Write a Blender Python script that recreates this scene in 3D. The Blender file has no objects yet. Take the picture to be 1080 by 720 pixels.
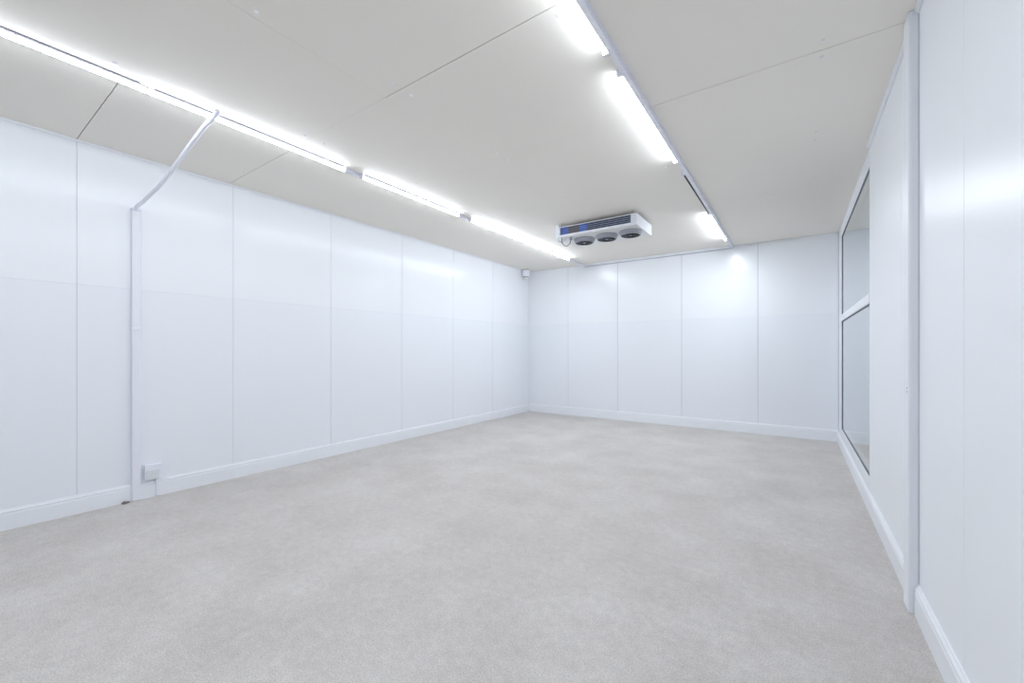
import bpy, bmesh, math, random
from mathutils import Vector, Matrix

random.seed(7)
C = bpy.context.scene.collection
sc = bpy.context.scene

# ------------------------------------------------------------------ room size (metres)
XL, XR = -3.987, 0.420        # left / right wall faces
YB, YR = 6.291, -2.600        # back wall face, rear wall face (behind the camera)
H = 2.520                     # ceiling
CAM_H = 1.10
JOINT = 1.545                 # horizontal joint between lower and upper wall panels

# ------------------------------------------------------------------ helpers
def bx(bm, x0, x1, y0, y1, z0, z1, mi=0, bev=0.0, seg=1):
    r = bmesh.ops.create_cube(bm, size=1.0)
    vs = r['verts']
    for v in vs:
        v.co = Vector((x0 + (v.co.x + .5) * (x1 - x0), y0 + (v.co.y + .5) * (y1 - y0), z0 + (v.co.z + .5) * (z1 - z0)))
    fs = set(f for v in vs for f in v.link_faces)
    for f in fs:
        f.material_index = mi
    if bev > 0:
        es = set(e for v in vs for e in v.link_edges)
        rr = bmesh.ops.bevel(bm, geom=list(es), offset=bev, segments=seg, profile=.5, affect='EDGES', clamp_overlap=True)
        for f in rr['faces']:
            f.material_index = mi

def frame_of(d):
    d = d.normalized()
    up = Vector((0, 0, 1)) if abs(d.z) < .95 else Vector((0, 1, 0))
    a = d.cross(up).normalized()
    return a, a.cross(d).normalized()

def tube(bm, pts, r, n=16, mi=0, smooth=True):
    pts = [Vector(p) for p in pts]
    rs = r if isinstance(r, (list, tuple)) else [r] * len(pts)
    rings = []
    for i, p in enumerate(pts):
        d = (pts[min(i + 1, len(pts) - 1)] - pts[max(i - 1, 0)])
        a, b = frame_of(d)
        rings.append([bm.verts.new(p + (a * math.cos(2 * math.pi * k / n) + b * math.sin(2 * math.pi * k / n)) * rs[i]) for k in range(n)])
    for i in range(len(rings) - 1):
        for k in range(n):
            f = bm.faces.new((rings[i][k], rings[i][(k + 1) % n], rings[i + 1][(k + 1) % n], rings[i + 1][k]))
            f.material_index = mi; f.smooth = smooth
    for ring in (rings[0][::-1], rings[-1]):
        f = bm.faces.new(ring); f.material_index = mi

def lathe(bm, prof, c, axis=(0, 0, 1), n=32, mi=0, close=True, smooth=True):
    """prof: list of (radius, offset along the axis) from c"""
    ax = Vector(axis).normalized(); a, b = frame_of(ax); c = Vector(c)
    rings = []
    for (r, t) in prof:
        rings.append([bm.verts.new(c + ax * t + (a * math.cos(2 * math.pi * k / n) + b * math.sin(2 * math.pi * k / n)) * max(r, 1e-4)) for k in range(n)])
    for i in range(len(rings) - 1):
        for k in range(n):
            f = bm.faces.new((rings[i][k], rings[i][(k + 1) % n], rings[i + 1][(k + 1) % n], rings[i + 1][k]))
            f.material_index = mi; f.smooth = smooth
    if close:
        for ring in (rings[0][::-1], rings[-1]):
            f = bm.faces.new(ring); f.material_index = mi

def prism(bm, prof, p0, p1, side, mi=0):
    """sweep a closed 2-D profile (out, up) straight from p0 to p1; 'side' is the outward direction"""
    p0, p1, side = Vector(p0), Vector(p1), Vector(side)
    A = [bm.verts.new(p0 + side * o + Vector((0, 0, u))) for o, u in prof]
    B = [bm.verts.new(p1 + side * o + Vector((0, 0, u))) for o, u in prof]
    n = len(prof)
    for i in range(n):
        f = bm.faces.new((A[i], A[(i + 1) % n], B[(i + 1) % n], B[i])); f.material_index = mi
    bm.faces.new(A[::-1]).material_index = mi
    bm.faces.new(B).material_index = mi

def obj(name, bm, mats, parent=None):
    bmesh.ops.recalc_face_normals(bm, faces=bm.faces[:])
    me = bpy.data.meshes.new(name); bm.to_mesh(me); bm.free()
    for m in (mats if isinstance(mats, (list, tuple)) else [mats]):
        me.materials.append(m)
    o = bpy.data.objects.new(name, me); C.objects.link(o)
    if parent is not None:
        o.parent = parent
        o.matrix_parent_inverse = Matrix.Translation(-Vector(parent.location))
    return o

def tag(o, label, cat, group=None, kind=None):
    o['label'] = label; o['category'] = cat
    if group: o['group'] = group
    if kind: o['kind'] = kind
    return o

def thing(name, label, cat, loc=(0, 0, 0), group=None, kind=None):
    o = bpy.data.objects.new(name, None); C.objects.link(o); o.location = loc
    o.empty_display_size = .05
    return tag(o, label, cat, group, kind)

# ------------------------------------------------------------------ materials
def mat(name, col, rough=.5, spec=.5, metal=0.0, bump=None, mottle=None):
    """bump = (noise scale, distance); mottle = (noise scale, amount)"""
    m = bpy.data.materials.new(name); m.use_nodes = True
    nt = m.node_tree; n = nt.nodes; b = n['Principled BSDF']
    b.inputs['Base Color'].default_value = (*col, 1)
    b.inputs['Roughness'].default_value = rough
    b.inputs['Specular IOR Level'].default_value = spec
    b.inputs['Metallic'].default_value = metal
    tc = n.new('ShaderNodeTexCoord')
    if mottle:
        nz = n.new('ShaderNodeTexNoise'); nz.inputs['Scale'].default_value = mottle[0]; nz.inputs['Detail'].default_value = 4
        nt.links.new(tc.outputs['Object'], nz.inputs['Vector'])
        mx = n.new('ShaderNodeMix'); mx.data_type = 'RGBA'
        k = mottle[1]
        mx.inputs[6].default_value = (*[c * (1 - k) for c in col], 1)
        mx.inputs[7].default_value = (*[min(1, c * (1 + k)) for c in col], 1)
        nt.links.new(nz.outputs['Fac'], mx.inputs[0]); nt.links.new(mx.outputs[2], b.inputs['Base Color'])
    if bump:
        nz = n.new('ShaderNodeTexNoise'); nz.inputs['Scale'].default_value = bump[0]; nz.inputs['Detail'].default_value = 2
        nt.links.new(tc.outputs['Object'], nz.inputs['Vector'])
        bp = n.new('ShaderNodeBump'); bp.inputs['Strength'].default_value = 1.0; bp.inputs['Distance'].default_value = bump[1]
        nt.links.new(nz.outputs['Fac'], bp.inputs['Height']); nt.links.new(bp.outputs['Normal'], b.inputs['Normal'])
    return m

def emit(name, col, s):
    m = bpy.data.materials.new(name); m.use_nodes = True
    nt = m.node_tree; nt.nodes.clear()
    e = nt.nodes.new('ShaderNodeEmission'); e.inputs['Color'].default_value = (*col, 1); e.inputs['Strength'].default_value = s
    o = nt.nodes.new('ShaderNodeOutputMaterial'); nt.links.new(e.outputs[0], o.inputs[0])
    return m

M = {}
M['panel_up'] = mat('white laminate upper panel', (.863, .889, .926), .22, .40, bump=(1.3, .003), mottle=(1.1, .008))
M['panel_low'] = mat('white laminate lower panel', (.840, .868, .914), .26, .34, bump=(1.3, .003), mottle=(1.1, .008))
M['panel_right'] = mat('white matt laminate panel', (.868, .892, .930), .31, .30, bump=(1.3, .003), mottle=(1.1, .008))
M['backing'] = mat('panel joint filler', (.66, .68, .71), .7, .2)
M['ceil'] = mat('ceiling board', (.890, .853, .788), .60, .25, bump=(1.0, .002), mottle=(1.6, .02))
M['ceilgap'] = mat('ceiling joint shadow gap', (.22, .22, .22), .8, .1)
M['trim'] = mat('white gloss trim', (.84, .86, .90), .35, .45)
M['pvc'] = mat('white plastic trunking', (.82, .83, .90), .38, .45)
M['lilac'] = mat('pale lilac trunking', (.74, .76, .88), .40, .4)
M['cap'] = mat('lamp end cap plastic', (.80, .81, .88), .4, .4)
M['metalwhite'] = mat('white powder coated steel', (.84, .86, .92), .35, .45)
M['under'] = mat('light grey coated steel', (.83, .84, .82), .4, .4)
M['shroud'] = mat('grey moulded fan shroud', (.36, .375, .42), .45, .4)
M['dark'] = mat('dark fan guard', (.045, .045, .05), .5, .3)
M['gasket'] = mat('dark grey rubber gasket', (.16, .17, .19), .6, .2)
M['cable'] = mat('grey cable sheath and gap shade', (.13, .135, .17), .5, .3)  # sheath of the cooler's wire loop; also the gap shade beside the tubes
M['blue'] = mat('blue coated coil fins', (.06, .30, .90), .45, .4)
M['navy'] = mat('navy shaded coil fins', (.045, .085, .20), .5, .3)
M['copper'] = mat('tarnished copper coil', (.20, .155, .125), .5, .4)
M['louvre'] = mat('blue grey louvre', (.15, .19, .30), .4, .4)
M['slat'] = mat('pale grille slat', (.42, .46, .56), .4, .4)
M['screw'] = mat('white screw cover', (.86, .87, .88), .35, .5)
M['screwdark'] = mat('dull metal screw', (.42, .43, .48), .4, .5)
M['crumb'] = mat('brown grey plaster crumb', (.20, .19, .185), .9, .1)
M['unlit'] = mat('dark grey unlit strip', (.085, .09, .105), .5, .3)
M['dullwhite'] = mat('socket inner plate', (.70, .72, .76), .45, .4)
def tube_mat(k):
    key = 'tube%.2f' % k
    if key not in M: M[key] = emit('cool white lit tube', (.865, .928, 1.0), 62.0 * k)
    return M[key]

# floor: pale grey speckled screed
def floor_mat():
    m = bpy.data.materials.new('speckled grey floor'); m.use_nodes = True
    nt = m.node_tree; n = nt.nodes; b = n['Principled BSDF']
    tc = n.new('ShaderNodeTexCoord')
    def noise(s, d, rough=.5):
        z = n.new('ShaderNodeTexNoise'); z.inputs['Scale'].default_value = s; z.inputs['Detail'].default_value = d
        z.inputs['Roughness'].default_value = rough
        nt.links.new(tc.outputs['Object'], z.inputs['Vector']); return z
    def ramp(src, stops):
        r = n.new('ShaderNodeValToRGB'); el = r.color_ramp.elements
        el[0].position, el[0].color = stops[0][0], (*stops[0][1], 1)
        el[1].position, el[1].color = stops[-1][0], (*stops[-1][1], 1)
        nt.links.new(src, r.inputs['Fac']); return r
    def mul(a, bb, f=1.0):
        x = n.new('ShaderNodeMix'); x.data_type = 'RGBA'; x.blend_type = 'MULTIPLY'; x.inputs[0].default_value = f
        nt.links.new(a, x.inputs[6]); nt.links.new(bb, x.inputs[7]); return x.outputs[2]
    big = ramp(noise(2.2, 5, .62).outputs['Fac'], [(.28, (.512, .480, .462)), (.72, (.626, .597, .582))])
    mid = ramp(noise(26, 4, .6).outputs['Fac'], [(.30, (.93, .93, .93)), (.70, (1.06, 1.06, 1.06))])
    fine = ramp(noise(170, 3, .7).outputs['Fac'], [(.34, (.80, .80, .80)), (.64, (1.16, 1.16, 1.15))])
    c = mul(mul(big.outputs[0], mid.outputs[0]), fine.outputs[0])
    nt.links.new(c, b.inputs['Base Color'])
    b.inputs['Roughness'].default_value = .72; b.inputs['Specular IOR Level'].default_value = .25
    bp = n.new('ShaderNodeBump'); bp.inputs['Strength'].default_value = .5; bp.inputs['Distance'].default_value = .0025
    nt.links.new(noise(150, 3, .7).outputs['Fac'], bp.inputs['Height']); nt.links.new(bp.outputs['Normal'], b.inputs['Normal'])
    return m
M['floor'] = floor_mat()

def glass_mat():
    m = bpy.data.materials.new('clear window glass'); m.use_nodes = True
    b = m.node_tree.nodes['Principled BSDF']
    b.inputs['Base Color'].default_value = (.90, .95, .94, 1)
    b.inputs['Roughness'].default_value = 0.0; b.inputs['IOR'].default_value = 1.52
    b.inputs['Transmission Weight'].default_value = 1.0
    return m
M['glass'] = glass_mat()

# ------------------------------------------------------------------ floor
bm = bmesh.new(); bx(bm, XL - .12, XR + .12, YR - .12, YB + .12, -.10, 0)
tag(obj('floor', bm, M['floor']), 'pale grey speckled screed floor of the empty white room', 'floor', kind='structure')

# ------------------------------------------------------------------ ceiling of butted boards with joints
bm = bmesh.new()
bx(bm, XL - .12, XR + .12, YR - .12, YB + .12, H + .010, H + .12, 1)
cols = [
    (XL - .10, -2.900, [(-2.2, .001), (-1.26, .001), (-.33, .001), (.600, .0045), (1.500, .0040), (2.430, .0010), (3.36, .0007), (4.30, .0007), (5.28, .0007)]),
    (-2.900, -1.900, [(-1.26, .001), (-.33, .001), (.60, 0), (1.490, .0012), (2.430, .0008), (3.40, .0008), (4.38, .0007), (5.28, .0007)]),
    (-1.900, -.710, [(-1.26, .001), (-.33, .001), (.60, .001), (1.490, .0045), (2.430, .0007), (3.36, .0006), (4.44, .0009), (5.28, .0006)]),
    (-.710, XR + .10, [(-1.26, .001), (-.33, .001), (.60, .001), (1.490, .002), (2.430, .0042), (3.330, .0007), (4.400, .0020), (5.28, .0007)]),
]
for i, (a, b_, seams) in enumerate(cols):
    ys = [(YR - .10, 0)] + seams + [(YB + .10, 0)]
    for (s0, g0), (s1, g1) in zip(ys[:-1], ys[1:]):
        ga = .0006; gb = .0006
        if b_ == -1.900: gb = .0007 if s1 < 1.6 else .0001
        bx(bm, a + ga, b_ - gb, s0 + g0 / 2, s1 - g1 / 2, H, H + .011, 0)
ceiling = tag(obj('ceiling', bm, [M['ceil'], M['ceilgap']]), 'grey white ceiling of butted boards with fine joints', 'ceiling', kind='structure')

# screw covers sunk in the ceiling boards (parts of the ceiling), in pairs either side of each cross joint
bm0 = bmesh.new(); lathe(bm0, [(.0095, .0), (.0095, -.002), (.007, -.0045), (.0, -.0055)], (0, 0, 0), n=14, close=False)
first = None
spots = [(x, y + d) for x, y in [(-2.672, 1.515), (-1.765, 1.492), (-.828, 2.433), (-.834, 3.36), (.103, 2.42), (.108, 3.385),
                                 (-1.775, 2.43), (-1.77, 3.36), (-3.61, .600)] for d in (-.066, .066)]
spots += [(-1.861, .802), (-.828, 1.541), (-2.766, .548), (-3.624, 1.478), (-1.76, 4.0), (-.80, .60), (.10, 4.33), (-2.66, 2.40), (-2.66, 3.33)]
for (x, y) in spots:
    if first is None:
        first = obj('screw_cap', bm0, M['screw'], ceiling)
        first['label'] = 'small white screw cover'
        o = first
    else:
        o = first.copy(); C.objects.link(o); o.parent = ceiling
    o.location = (x, y, H)

# ------------------------------------------------------------------ panelled walls
def panel_wall(name, label, axis, face, sgn, seams, ends, slab, gap=None, joint=True):
    """axis 'x': the wall faces +/-x at x=face and runs along y; axis 'y': faces -y. sgn = direction into the wall"""
    bm = bmesh.new()
    def put(u0, u1, d0, d1, z0, z1, mi, bev=0):
        a, b_ = face + sgn * d0, face + sgn * d1
        lo, hi = min(a, b_), max(a, b_)
        if axis == 'x': bx(bm, lo, hi, u0, u1, z0, z1, mi, bev)
        else: bx(bm, u0, u1, lo, hi, z0, z1, mi, bev)
    put(slab[0], slab[1], .007, .11, 0, H + .005, 2)
    us = [ends[0]] + seams + [ends[1]]
    gap = gap or [.0022] * len(us)
    for i, (u0, u1) in enumerate(zip(us[:-1], us[1:])):
        u0 += gap[i] / 2; u1 -= gap[i + 1] / 2
        if not joint:
            put(u0, u1, .0, .010, 0, H + .004, 0, .0018); continue
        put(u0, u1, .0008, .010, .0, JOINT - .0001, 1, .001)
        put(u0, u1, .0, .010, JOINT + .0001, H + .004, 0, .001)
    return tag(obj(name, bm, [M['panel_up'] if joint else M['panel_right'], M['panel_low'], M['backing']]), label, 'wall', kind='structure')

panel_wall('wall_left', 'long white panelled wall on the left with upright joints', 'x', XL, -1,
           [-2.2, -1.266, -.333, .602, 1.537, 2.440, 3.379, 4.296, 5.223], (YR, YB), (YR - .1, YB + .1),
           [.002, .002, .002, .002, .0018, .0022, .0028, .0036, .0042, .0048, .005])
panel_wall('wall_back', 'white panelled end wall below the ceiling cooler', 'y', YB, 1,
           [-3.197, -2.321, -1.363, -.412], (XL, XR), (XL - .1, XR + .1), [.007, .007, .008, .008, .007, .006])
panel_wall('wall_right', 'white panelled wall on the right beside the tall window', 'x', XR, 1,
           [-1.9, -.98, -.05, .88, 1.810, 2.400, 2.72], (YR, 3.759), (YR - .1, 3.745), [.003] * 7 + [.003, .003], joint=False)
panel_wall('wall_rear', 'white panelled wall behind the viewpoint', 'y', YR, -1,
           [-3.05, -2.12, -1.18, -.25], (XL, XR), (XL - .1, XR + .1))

# ------------------------------------------------------------------ skirting
SK = [(0, 0), (.015, 0), (.015, .094), (.0125, .098), (.0125, .103), (.0145, .106), (.0135, .113), (.006, .119), (.005, .124), (.0, .126)]
def skirt(name, label, p0, p1, side):
    bm = bmesh.new(); prism(bm, SK, p0, p1, side)
    return tag(obj(name, bm, M['trim']), label, 'skirting', kind='structure')
skirt('baseboard_left', 'white moulded skirting along the left wall', (XL, YR, 0), (XL, YB, 0), (1, 0, 0))
SKB = [(o, u * 1.12) for o, u in SK]
bm = bmesh.new(); prism(bm, SKB, (XL + .014, YB, 0), (XR, YB, 0), (0, -1, 0))
tag(obj('baseboard_back', bm, M['trim']), 'white moulded skirting along the end wall', 'skirting', kind='structure')
bm = bmesh.new(); prism(bm, SK, (XR, YR, 0), (XR, 2.358, 0), (-1, 0, 0)); prism(bm, SK, (XR, 2.456, 0), (XR, YB - .017, 0), (-1, 0, 0))
tag(obj('baseboard_right', bm, M['trim']), 'white moulded skirting along the right wall and below the window', 'skirting', kind='structure')

# ------------------------------------------------------------------ ceiling edge beads
bm = bmesh.new(); prism(bm, [(0, H), (0, H - .013), (.004, H - .013), (.009, H - .008), (.011, H)], (XL, YR, 0), (XL, YB, 0), (1, 0, 0))
tag(obj('trim_1', bm, M['trim']), 'thin white bead where the left wall meets the ceiling', 'trim', kind='structure')
bm = bmesh.new(); prism(bm, [(0, H), (0, H - .034), (.008, H - .034), (.020, H - .020), (.024, H - .004), (.024, H)], (-2.885, YB, 0), (-.700, YB, 0), (0, -1, 0))
bx(bm, -2.885, -.700, YB - .022, YB - .002, H - .0370, H - .0335, 1)
tag(obj('trim_2', bm, [M['trim'], M['screwdark']]), 'white ceiling bead on the end wall between the two light rows', 'trim', kind='structure')
bm = bmesh.new()
for y0, y1 in ((YR, 2.36), (2.455, 3.76)):
    prism(bm, [(0, H), (0, H - .022), (.007, H - .022), (.013, H - .012), (.016, H)], (XR, y0, 0), (XR, y1, 0), (-1, 0, 0))
tag(obj('trim_3', bm, M['trim']), 'white ceiling bead along the right wall', 'trim', kind='structure')

# corner fillets
bm = bmesh.new()
prism(bm, [(0, .14), (.012, .14), (.012, H - .02), (0, H - .02)], (XL, YB - .012, 0), (XL, YB, 0), (1, 0, 0))
tag(obj('trim_4', bm, M['trim']), 'slim upright strip in the corner of left and end walls', 'trim', kind='structure')

# ------------------------------------------------------------------ upright cover post on the right wall
post = thing('trim_5', 'white boxed upright post standing against the right wall', 'post', (XR, 2.408, 0), kind='structure')
bm = bmesh.new()
bx(bm, .3865, XR + .004, 2.3600, 2.4540, .001, H - .001, 0, .004, 2)
obj('post_body', bm, M['trim'], post)
bm = bmesh.new()
bx(bm, .3945, .4000, 2.3585, 2.3602, .002, H - .003, 0, .0006)      # raised ridge down the end face
bx(bm, XR - .0035, XR - .0005, 2.3560, 2.3602, .13, H - .02, 1, 0)
obj('cover_strip', bm, [M['trim'], M['backing']], post)
bm = bmesh.new()
for z in (.925, .94):
    lathe(bm, [(.004, 0), (.004, .001), (.002, .002)], (.3865, 2.375, z), (-1, 0, 0), n=10)
o = obj('screw', bm, M['screwdark'], post); o['label'] = 'two small dull screw heads'

# ------------------------------------------------------------------ tall two-pane window in the right wall
win = thing('window_1', 'tall white framed two pane window at the far end of the right wall', 'window', (XR, 4.9, 0), kind='structure')
WX0, WX1 = XR + .002, XR + .062
Y0, Y1 = 3.800, 5.940
Z = (.210, 1.428, 1.498, 2.392)
bm = bmesh.new()
bx(bm, WX0 + .012, WX1, 3.70, Y0, 0, H, 0, .003)                 # near stile
bx(bm, WX0, WX1, Y1, YB + .01, 0, H, 0, .003)                      # far stile
bx(bm, WX0 + .001, WX1, Y0 - .01, Y1 + .005, 0, Z[0], 0, .003)     # bottom rail
bx(bm, WX0 + .001, WX1, Y0 - .01, Y1 + .005, Z[3], H, 0, .003)     # top rail
obj('window_frame', bm, M['trim'], win)
bm = bmesh.new(); bx(bm, WX0 - .006, WX1, 3.762, Y1 + .012, Z[1], Z[2], 0, .004, 2)
obj('mid_rail', bm, M['trim'], win)
bm = bmesh.new()
bx(bm, WX0 - .004, WX0 + .02, 3.762, Y1 + .05, Z[3] + .028, H - .03, 0, .006, 2)
obj('head_bead', bm, M['trim'], win)
g = .005
for (za, zb) in ((Z[0], Z[1]), (Z[2], Z[3])):
    bm = bmesh.new()
    gx0, gx1 = WX0 + .004, WX0 + .016
    bx(bm, gx0, gx1, Y0, Y1, za - .001, za + g); bx(bm, gx0, gx1, Y0, Y1, zb - g, zb + .001)
    bx(bm, gx0, gx1, Y1 - g * 1.8, Y1 + .001, za, zb); bx(bm, gx0, gx1, Y0 - .001, Y0 + g, za, zb)
    o = obj('gasket', bm, M['gasket'], win); o['label'] = 'dark rubber glazing gasket'
    bm = bmesh.new(); bx(bm, WX0 + .010, WX0 + .016, Y0 + .002, Y1 - .002, za + .001, zb - .001)
    obj('pane', bm, M['glass'], win)

# the passage seen dimly through the glass
bm = bmesh.new()
px0, px1 = XR + .12, XR + 1.5
bx(bm, px1, px1 + .06, 3.2, 6.5, -.05, 2.6); bx(bm, px0 - .06, px1, 6.44, 6.5, -.05, 2.6); bx(bm, px0 - .06, px1, 3.2, 3.26, -.05, 2.6)
bx(bm, px0 - .06, px1, 3.2, 6.5, 2.54, 2.6)
tag(obj('wall_passage', bm, M['panel_low']), 'plain pale walls of the passage behind the window', 'wall', kind='structure')
bm = bmesh.new(); bx(bm, px0 + .001, px1, 3.26, 6.44, -.06, 0)
tag(obj('floor_passage', bm, M['floor']), 'grey floor of the passage behind the window', 'floor', kind='structure')
ld = bpy.data.lights.new('passage_fill', 'AREA'); ld.shape = 'RECTANGLE'; ld.size = .3; ld.size_y = 1.2; ld.energy = 13; ld.color = (.92, .96, 1)  # unseen fill light, added to brighten the passage behind the glass
lo = bpy.data.objects.new('passage_fill', ld); C.objects.link(lo); lo.location = (XR + .8, 4.8, 2.5)
tag(lo, 'unseen fill light added in the passage behind the window', 'fill light')

# ------------------------------------------------------------------ ceiling trunking runs
def trunk_run(x0, x1, label, drop):
    t = thing('ceiling_trunking', label, 'trunking', ((x0 + x1) / 2, 1.8, H), 'cable trunking runs on the ceiling')
    bm = bmesh.new()
    prism(bm, [(x0, H - .0002), (x0, H - drop), (x1, H - drop), (x1, H - .0002)], (0, YR + .002, 0), (0, YB - .026, 0), (1, 0, 0))
    obj('channel', bm, M['lilac'], t)
    bm = bmesh.new()
    bx(bm, x0 - .0012, x1 + .0012, YR + .004, YB - .028, H - drop - .0035, H - drop + .003, 0, .001)
    obj('snap_cover', bm, M['pvc'], t)
    return t
trunk_run(-2.925, -2.887, 'white cable trunking along the row of lights near the left wall', .0125)
trunk_run(-.720, -.696, 'white cable trunking along the row of lights near the right wall', .030)

# ------------------------------------------------------------------ tube lights
def tube_light(xb, side, y0, y1, label, group, cable, power, arc, ends=(.016, .016), dim=.20):
    """xb = trunking face, side = +1 lamp to the right of it / -1 to the left"""
    t = thing('tube_light', label, 'light', (xb + side * .01, (y0 + y1) / 2, H), group)
    def sx(a, b_): return (min(xb + side * a, xb + side * b_), max(xb + side * a, xb + side * b_))
    a, b_ = sx(.0005, .019)
    bm = bmesh.new(); bx(bm, a, b_, y0 + .004, y1 - .004, H - .0125, H - .0035, 0, .002)
    for yc in (y0 + .18, (y0 + y1) / 2, y1 - .18):                    # fixing clips up to the ceiling
        bx(bm, a + .001, b_ + .0 - .001, yc - .010, yc + .010, H - .0045, H - .0003)
    obj('batten', bm, M['cap'], t)
    cx = xb + side * .0125; cz = H - .0235
    # opal tube: lit over the arc turned down and towards the middle of the room, white plastic back
    bm = bmesh.new(); n = 32; r = .0115
    ring = [[bm.verts.new((cx + side * r * math.sin(2 * math.pi * k / n), y, cz - r * math.cos(2 * math.pi * k / n))) for k in range(n)] for y in (y0 + ends[0], y1 - ends[1])]
    for k in range(n):
        f = bm.faces.new((ring[0][k], ring[0][(k + 1) % n], ring[1][(k + 1) % n], ring[1][k])); f.smooth = True
        a = ((k + .5) * 360 / n + 180) % 360 - 180                       # angle from straight down, + towards the room's middle
        f.material_index = 0 if arc[0] < a < arc[1] else 2 if arc[1] <= a < 158 else 1
    for q in ring: bm.faces.new(q).material_index = 1
    o = obj('lit_tube', bm, [tube_mat(power), M['cap'], tube_mat(power * dim)], t); o['label'] = 'glowing white tube'
    for y, s, e in ((y0, 1, ends[0]), (y1, -1, ends[1])):
        if e < .01: continue
        bm = bmesh.new()
        ya, yb2 = sorted((y, y + s * .020))
        bx(bm, cx - .0145, cx + .0145, ya, yb2, cz - .0135, H - .003, 0, .003, 2)
        obj('end_cap', bm, M['cap'], t)
    if cable:  # thin dark rod drawn as the shade in the gap between batten and ceiling
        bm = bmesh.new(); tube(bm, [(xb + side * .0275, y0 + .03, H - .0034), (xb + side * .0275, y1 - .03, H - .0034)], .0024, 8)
        o = obj('gap_shade_line', bm, M['cable'], t); o['label'] = 'thin dark line standing in for the shaded gap beside the tube'
    return t

AL, AR, AL0, AR1 = (-64, 74), (-85, 76), (-64, 50), (-88, 60)
gl = 'lit tubes of the row near the left wall'; gr = 'lit tubes of the row near the right wall'
tube_light(-2.887, 1, -1.70, -.505, 'lit tube light of the left row, behind the viewpoint', gl, True, 1.0, AL)
tube_light(-2.887, 1, -.490, .694, 'lit tube light of the left row, cut by the left edge of the photo', gl, True, 0.85, AL0, (.016, .001), .16)
tube_light(-2.887, 1, .696, 1.890, 'lit tube light of the left row, crossed by the end of the white flexible conduit', gl, True, 0.9, AL, (.001, .016))
tube_light(-2.887, 1, 2.015, 3.190, 'lit tube light of the left row, alone between two gaps', gl, True, 1.0, AL)
tube_light(-2.887, 1, 3.355, 4.524, 'lit tube light of the left row, beside the cooler and after the second gap', gl, True, 1.3, AL, (.016, .001))
tube_light(-2.887, 1, 4.526, 5.700, 'lit tube light of the left row, last before the end wall', gl, True, 1.65, AL, (.001, .016), .10)
tube_light(-.720, -1, -1.80, -.60, 'lit tube light of the right row, far behind the viewpoint', gr, False, 1.0, AR)
tube_light(-.720, -1, -.530, .640, 'lit tube light of the right row, just behind the viewpoint', gr, False, 1.0, AR)
tube_light(-.720, -1, .660, 1.845, 'lit tube light of the right row, cut by the top edge of the photo', gr, False, 0.9, AR)
tube_light(-.720, -1, 2.005, 3.195, 'lit tube light of the right row, whole and brightest, before the dark unlit strip', gr, False, 1.05, AR)
tube_light(-.720, -1, 4.590, 5.800, 'lit tube light of the right row, last before the end wall', gr, False, 3.0, AR1, dim=.12)

t = thing('unlit_light', 'dark unlit light strip in the right row between two glowing tubes', 'light', (-.732, 4.0, H))
bm = bmesh.new(); bx(bm, -.739, -.7205, 3.440, 4.560, H - .018, H - .0003, 0, .002)
obj('batten', bm, M['pvc'], t)
bm = bmesh.new(); bx(bm, -.7385, -.7215, 3.455, 4.545, H - .026, H - .0178, 0, .002); tube(bm, [(-.731, 3.46, H - .028), (-.731, 4.54, H - .028)], .006, 12)
o = obj('dark_strip', bm, M['unlit'], t); o['label'] = 'dark grey unlit strip'
for ya in (3.425, 4.552):
    bm = bmesh.new(); bx(bm, -.744, -.7205, ya, ya + .024, H - .036, H - .0003, 0, .003, 2); obj('end_cap', bm, M['cap'], t)

# ------------------------------------------------------------------ vertical trunking + flexible conduit + socket on the left wall
t = thing('wall_trunking', 'white upright cable trunking running down the left wall to the floor', 'trunking', (XL, .90, 0))
bm = bmesh.new(); bx(bm, XL + .0002, XL + .030, .876, .924, .001, 2.128, 0, .007, 3)
obj('channel', bm, M['pvc'], t)
bm = bmesh.new(); bx(bm, XL + .0002, XL + .0325, .873, .927, 1.246, 1.268, 0, .005, 2)
obj('coupler', bm, M['pvc'], t)
bm = bmesh.new(); bx(bm, XL + .0002, XL + .033, .872, .928, 2.118, 2.138, 0, .005, 2)
obj('top_cap', bm, M['lilac'], t)

def catmull(P, n=10):
    P = [Vector(p) for p in P]; P = [2 * P[0] - P[1]] + P + [2 * P[-1] - P[-2]]
    out = []
    for i in range(1, len(P) - 2):
        for k in range(n):
            u = k / n; a, b_, c, d = P[i - 1:i + 3]
            out.append(.5 * ((2 * b_) + (c - a) * u + (2 * a - 5 * b_ + 4 * c - d) * u * u + (3 * b_ - a - 3 * c + d) * u ** 3))
    out.append(P[-2]); return out
t = thing('flexible_conduit', 'white flexible conduit drooping from the left light row to the wall trunking', 'conduit', (-3.4, .92, 2.25))
path = catmull([(-3.962, .898, 2.125), (-3.935, .898, 2.145), (-3.80, .897, 2.150), (-3.613, .900, 2.172), (-3.458, .910, 2.203), (-3.296, .930, 2.275), (-3.132, .950, 2.353),
                (-3.039, .960, 2.394), (-2.910, .979, 2.455), (-2.872, .987, 2.467), (-2.838, .997, 2.490), (-2.826, 1.003, 2.508)])
bm = bmesh.new(); tube(bm, path, .0128, 16)
obj('pipe', bm, M['pvc'], t)
bm = bmesh.new(); d = (path[-1] - path[-4]).normalized()
tube(bm, [path[-1] - d * .004, path[-1] + d * .012], .0145, 16)
obj('end_ferrule', bm, M['lilac'], t)

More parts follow.
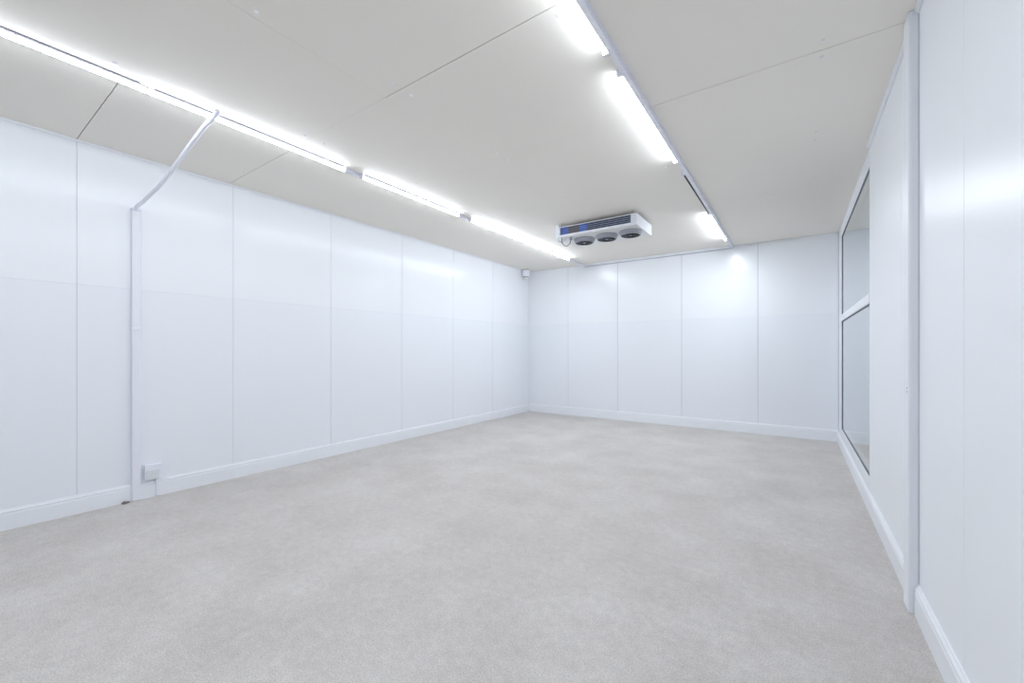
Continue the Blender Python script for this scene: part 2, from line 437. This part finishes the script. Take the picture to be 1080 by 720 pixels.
t = thing('wall_socket', 'small white socket box just above the skirting, beside the upright trunking', 'socket', (XL, 1.0, .13))
bm = bmesh.new(); bx(bm, XL + .0003, XL + .036, .946, 1.048, .135, .248, 0, .004, 2)
obj('back_box', bm, M['pvc'], t)
bm = bmesh.new(); bx(bm, XL + .036, XL + .040, .953, 1.028, .140, .208, 0, .002)
o = obj('face_plate', bm, M['dullwhite'], t); o['label'] = 'slightly greyer inset plate'
bm = bmesh.new(); bx(bm, XL + .0152, XL + .026, 1.012, 1.036, .002, .136, 0, .003)
obj('feed_stub', bm, M['pvc'], t)

# crumb at the foot of the trunking
bm = bmesh.new(); bmesh.ops.create_icosphere(bm, subdivisions=2, radius=1)
for v in bm.verts:
    k = 1 + .35 * math.sin(9 * v.co.x + 4 * v.co.y) * math.cos(7 * v.co.z)
    v.co = Vector((XL + .030 + v.co.x * .011 * k, .842 + v.co.y * .020 * k, .0085 + v.co.z * .0085 * k))
for v in bm.verts: v.co.z = max(v.co.z, .0003)
tag(obj('plaster_crumb', bm, M['crumb']), 'small brown grey crumb on the floor at the foot of the wall trunking', 'debris')

# ------------------------------------------------------------------ ceiling cooler with three fans
CX0, CX1, CY0, CY1, CZ0, CZ1 = -2.185, -1.295, 4.100, 4.622, 2.370, 2.486
t = thing('ceiling_cooler', 'white ceiling hung cooler with three grey fans and blue coil', 'air cooler', ((CX0 + CX1) / 2, (CY0 + CY1) / 2, H))
GX0, GX1, GZ0, GZ1 = -2.160, -1.352, 2.395, 2.474
bm = bmesh.new()
w = .004
bx(bm, CX0, CX1, CY0, CY1, CZ1 - w, CZ1)                                    # top sheet
bx(bm, CX0, CX1, CY1 - w, CY1, CZ0, CZ1)                                    # back sheet
bx(bm, CX0, CX1, CY0, CY0 + w, CZ0, GZ0); bx(bm, CX0, CX1, CY0, CY0 + w, GZ1, CZ1)   # front frame
bx(bm, CX0, GX0, CY0, CY0 + w, GZ0, GZ1); bx(bm, GX1, CX1, CY0, CY0 + w, GZ0, GZ1)
obj('casing', bm, M['metalwhite'], t)
for xa, xb2 in ((CX0 - .001, CX0 + w), (CX1 - w, CX1 + .001)):
    bm = bmesh.new(); bx(bm, xa, xb2, CY0 - .001, CY1 + .001, CZ0 - .001, CZ1 + .001, 0, .001); obj('end_panel', bm, M['metalwhite'], t)
bm = bmesh.new(); bx(bm, CX0 + .004, CX1 - .004, CY0 + .004, CY1 - .004, CZ0 - .0005, CZ0 + .004)
o = obj('drip_tray', bm, M['under'], t); o['label'] = 'light grey underside'
# coil behind the grille, in its coloured sections
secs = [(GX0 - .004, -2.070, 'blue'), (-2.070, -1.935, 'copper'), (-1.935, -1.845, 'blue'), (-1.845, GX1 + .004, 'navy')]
for xa, xb2, k in secs:
    bm = bmesh.new(); bx(bm, xa, xb2, CY0 + .030, CY0 + .10, GZ0 - .004, GZ1 + .004)
    nf = int((xb2 - xa) / .009)
    for i in range(nf):
        x = xa + (i + .5) * (xb2 - xa) / nf
        bx(bm, x - .0012, x + .0012, CY0 + .022, CY0 + .0305, GZ0 - .003, GZ1 + .003)
    o = obj('coil', bm, M[k], t)
    o['label'] = {'blue': 'bright blue finned coil section', 'copper': 'brown copper coil section', 'navy': 'dark navy finned coil section'}[k]
# grille: three rows of slats and uprights
bm = bmesh.new()
for z in (2.4145, 2.4345, 2.4545):
    bx(bm, GX0 - .002, GX1 + .002, CY0 + .002, CY0 + .011, z - .0022, z + .0022)
obj('grille', bm, M['slat'], t)
bm = bmesh.new()
n = 7
for i in range(n):
    x = -1.83 + i * (GX1 - .01 + 1.83) / (n - 1)
    # slanted louvre blades in the right-hand part of the opening
    p = [(x - .022, GZ0), (x - .016, GZ0), (x + .022, GZ1), (x + .016, GZ1)]
    A = [bm.verts.new((a, CY0 + .013, b_)) for a, b_ in p]; B = [bm.verts.new((a, CY0 + .019, b_)) for a, b_ in p]
    for k in range(4): bm.faces.new((A[k], A[(k + 1) % 4], B[(k + 1) % 4], B[k]))
    bm.faces.new(A[::-1]); bm.faces.new(B)
obj('louvre', bm, M['louvre'], t)
# fan assemblies
for fx in (-1.965, -1.697, -1.430):
    fy = 4.325
    bm = bmesh.new()
    lathe(bm, [(.122, .0), (.122, -.010), (.116, -.014), (.106, -.042), (.102, -.046), (.095, -.046), (.093, -.040), (.098, -.010), (.098, .0)], (fx, fy, CZ0), n=40, close=False)
    sh = obj('fan_shroud', bm, M['shroud'], t)
    bm = bmesh.new(); lathe(bm, [(.0945, -.020), (.0945, -.023)], (fx, fy, CZ0), n=32)
    obj('fan_well', bm, M['dark'], sh)
    bm = bmesh.new()
    for r in (.030, .045, .060, .075, .089):
        nn = 36
        tube(bm, [(fx + r * math.cos(2 * math.pi * k / nn), fy + r * math.sin(2 * math.pi * k / nn), CZ0 - .0435) for k in range(nn + 1)], .0017, 6)
    for k in range(6):
        a = 2 * math.pi * k / 6 + .3
        tube(bm, [(fx + .016 * math.cos(a), fy + .016 * math.sin(a), CZ0 - .0420), (fx + .095 * math.cos(a), fy + .095 * math.sin(a), CZ0 - .0420)], .0022, 6)
    obj('fan_guard', bm, M['dark'], sh)
    bm = bmesh.new(); lathe(bm, [(.016, -.040), (.016, -.046), (.010, -.048), (.0, -.0485)], (fx, fy, CZ0), n=20, close=False)
    o = obj('hub_badge', bm, M['slat'], sh); o['label'] = 'small pale disc in the middle of the guard'
    bm = bmesh.new()
    for k in range(5):                                                    # fan blades behind the guard
        a = 2 * math.pi * k / 5
        ca, sa = math.cos(a), math.sin(a)
        q = []
        for (r, wv, dz) in ((.016, .012, .006), (.055, .026, .010), (.086, .030, .008)):
            q.append(((r, -wv, -.028 - dz), (r, wv, -.028 + dz * .2)))
        for dzz in (0, .0015):
            vs = [[bm.verts.new((fx + ca * u - sa * v, fy + sa * u + ca * v, CZ0 + zz + dzz)) for (u, v, zz) in row] for row in q]
            for i in range(2): bm.faces.new((vs[i][0], vs[i][1], vs[i + 1][1], vs[i + 1][0]))
    obj('fan_blades', bm, M['shroud'], sh)
# hangers up to the ceiling
for xh in (CX0 + .03, CX1 - .05):
    for yh in (CY0 + .03, CY1 - .05):
        bm = bmesh.new()
        bx(bm, xh - .016, xh + .016, yh - .02, yh + .02, CZ1 - .0005, CZ1 + .003); tube(bm, [(xh, yh, CZ1), (xh, yh, H - .0003)], .005, 10)
        lathe(bm, [(.009, .003), (.009, .011)], (xh, yh, CZ1), n=6)
        obj('hanger', bm, M['screwdark'], t)
# service end: bracket, pipes, drain
bm = bmesh.new()
bx(bm, CX0 - .034, CX0 - .0012, CY0 + .015, CY0 + .060, CZ0 + .010, H - .0004, 0, .003); bx(bm, CX0 - .022, CX0 - .0012, CY0 + .06, CY0 + .22, CZ0 + .02, CZ0 + .09, 0, .004)
obj('end_bracket', bm, M['metalwhite'], t)
bm = bmesh.new()
tube(bm, catmull([(CX0 - .012, CY0 + .030, CZ0 + .02), (CX0 - .018, CY0 + .03, CZ0 - .025), (CX0 + .012, CY0 + .06, CZ0 - .040), (CX0 + .045, CY0 + .08, CZ0 - .012), (CX0 + .045, CY0 + .08, CZ0 + .001)], 8), .012, 12)
obj('drain_pipe', bm, M['metalwhite'], t)
bm = bmesh.new()
tube(bm, catmull([(CX0 + .030, CY0 + .045, CZ0 + .001), (CX0 + .022, CY0 + .05, CZ0 - .035), (CX0 + .045, CY0 + .055, CZ0 - .078), (CX0 + .085, CY0 + .06, CZ0 - .092), (CX0 + .120, CY0 + .065, CZ0 - .060), (CX0 + .128, CY0 + .07, CZ0 + .001)], 8), .0042, 8)
o = obj('wire_loop', bm, M['cable'], t); o['label'] = 'dark cable loop hanging below the casing'
bm = bmesh.new(); bx(bm, CX0 + .115, CX0 + .140, CY0 + .055, CY0 + .085, CZ0 - .030, CZ0 - .0003, 0, .003)
o = obj('cable_gland', bm, M['shroud'], t); o['label'] = 'dark grey cable gland'
bm = bmesh.new()
for z in (2.392, 2.414, 2.436, 2.458):
    for x in (CX1 - .042, CX1 - .020):
        lathe(bm, [(.0042, .0), (.0042, .0015), (.002, .002)], (x, CY0, z), (0, -1, 0), n=8)
obj('rivet', bm, M['screwdark'], t)

t.location.x -= .024

# ------------------------------------------------------------------ detector in the far corner
t = thing('corner_detector', 'small white tapered detector high in the far left corner', 'detector', (XL + .075, YB - .10, 2.45))
cx, cy = XL + .074, YB - .215
bm = bmesh.new(); lathe(bm, [(.045, .0), (.066, -.002), (.069, -.012), (.064, -.060), (.058, -.100), (.050, -.118)], (cx, cy, H - .012), n=28)
obj('housing', bm, M['metalwhite'], t)
bm = bmesh.new(); lathe(bm, [(.040, .0125), (.055, .0105), (.055, -.003)], (cx, cy, H - .012), n=24)
o = obj('mount_ring', bm, M['shroud'], t); o['label'] = 'grey mounting ring'
bm = bmesh.new(); lathe(bm, [(.0505, -.112), (.051, -.120), (.046, -.128)], (cx, cy, H - .012), n=24)
o = obj('lens', bm, M['gasket'], t); o['label'] = 'dark band under the housing'
bm = bmesh.new(); lathe(bm, [(.045, -.127), (.044, -.140), (.034, -.150), (.0, -.153)], (cx, cy, H - .012), n=24, close=False)
obj('lower_cup', bm, M['under'], t)

# ------------------------------------------------------------------ world, camera, view
w_ = bpy.data.worlds.new('World'); sc.world = w_; w_.use_nodes = True
w_.node_tree.nodes['Background'].inputs[0].default_value = (.75, .8, .9, 1); w_.node_tree.nodes['Background'].inputs[1].default_value = .2

cam = bpy.data.cameras.new('Camera'); co = bpy.data.objects.new('Camera', cam); C.objects.link(co)
cam.sensor_fit = 'HORIZONTAL'; cam.sensor_width = 36; cam.lens = 36 * 432.49 / 1080
cam.shift_y = (369.32 - 360) / 1080
cam.clip_start = .02
co.location = (0, 0, CAM_H); co.rotation_euler = (math.radians(90), 0, .605754)
sc.camera = co

sc.view_settings.view_transform = 'Standard'; sc.view_settings.look = 'None'
sc.view_settings.gamma = 1; sc.view_settings.use_curve_mapping = False
sc.view_settings.exposure = 0.30
try:
    sc.cycles.use_denoising = True
    sc.cycles.max_bounces = 16; sc.cycles.diffuse_bounces = 10; sc.cycles.glossy_bounces = 6; sc.cycles.transmission_bounces = 8
    sc.cycles.sample_clamp_indirect = 6
except Exception:
    pass
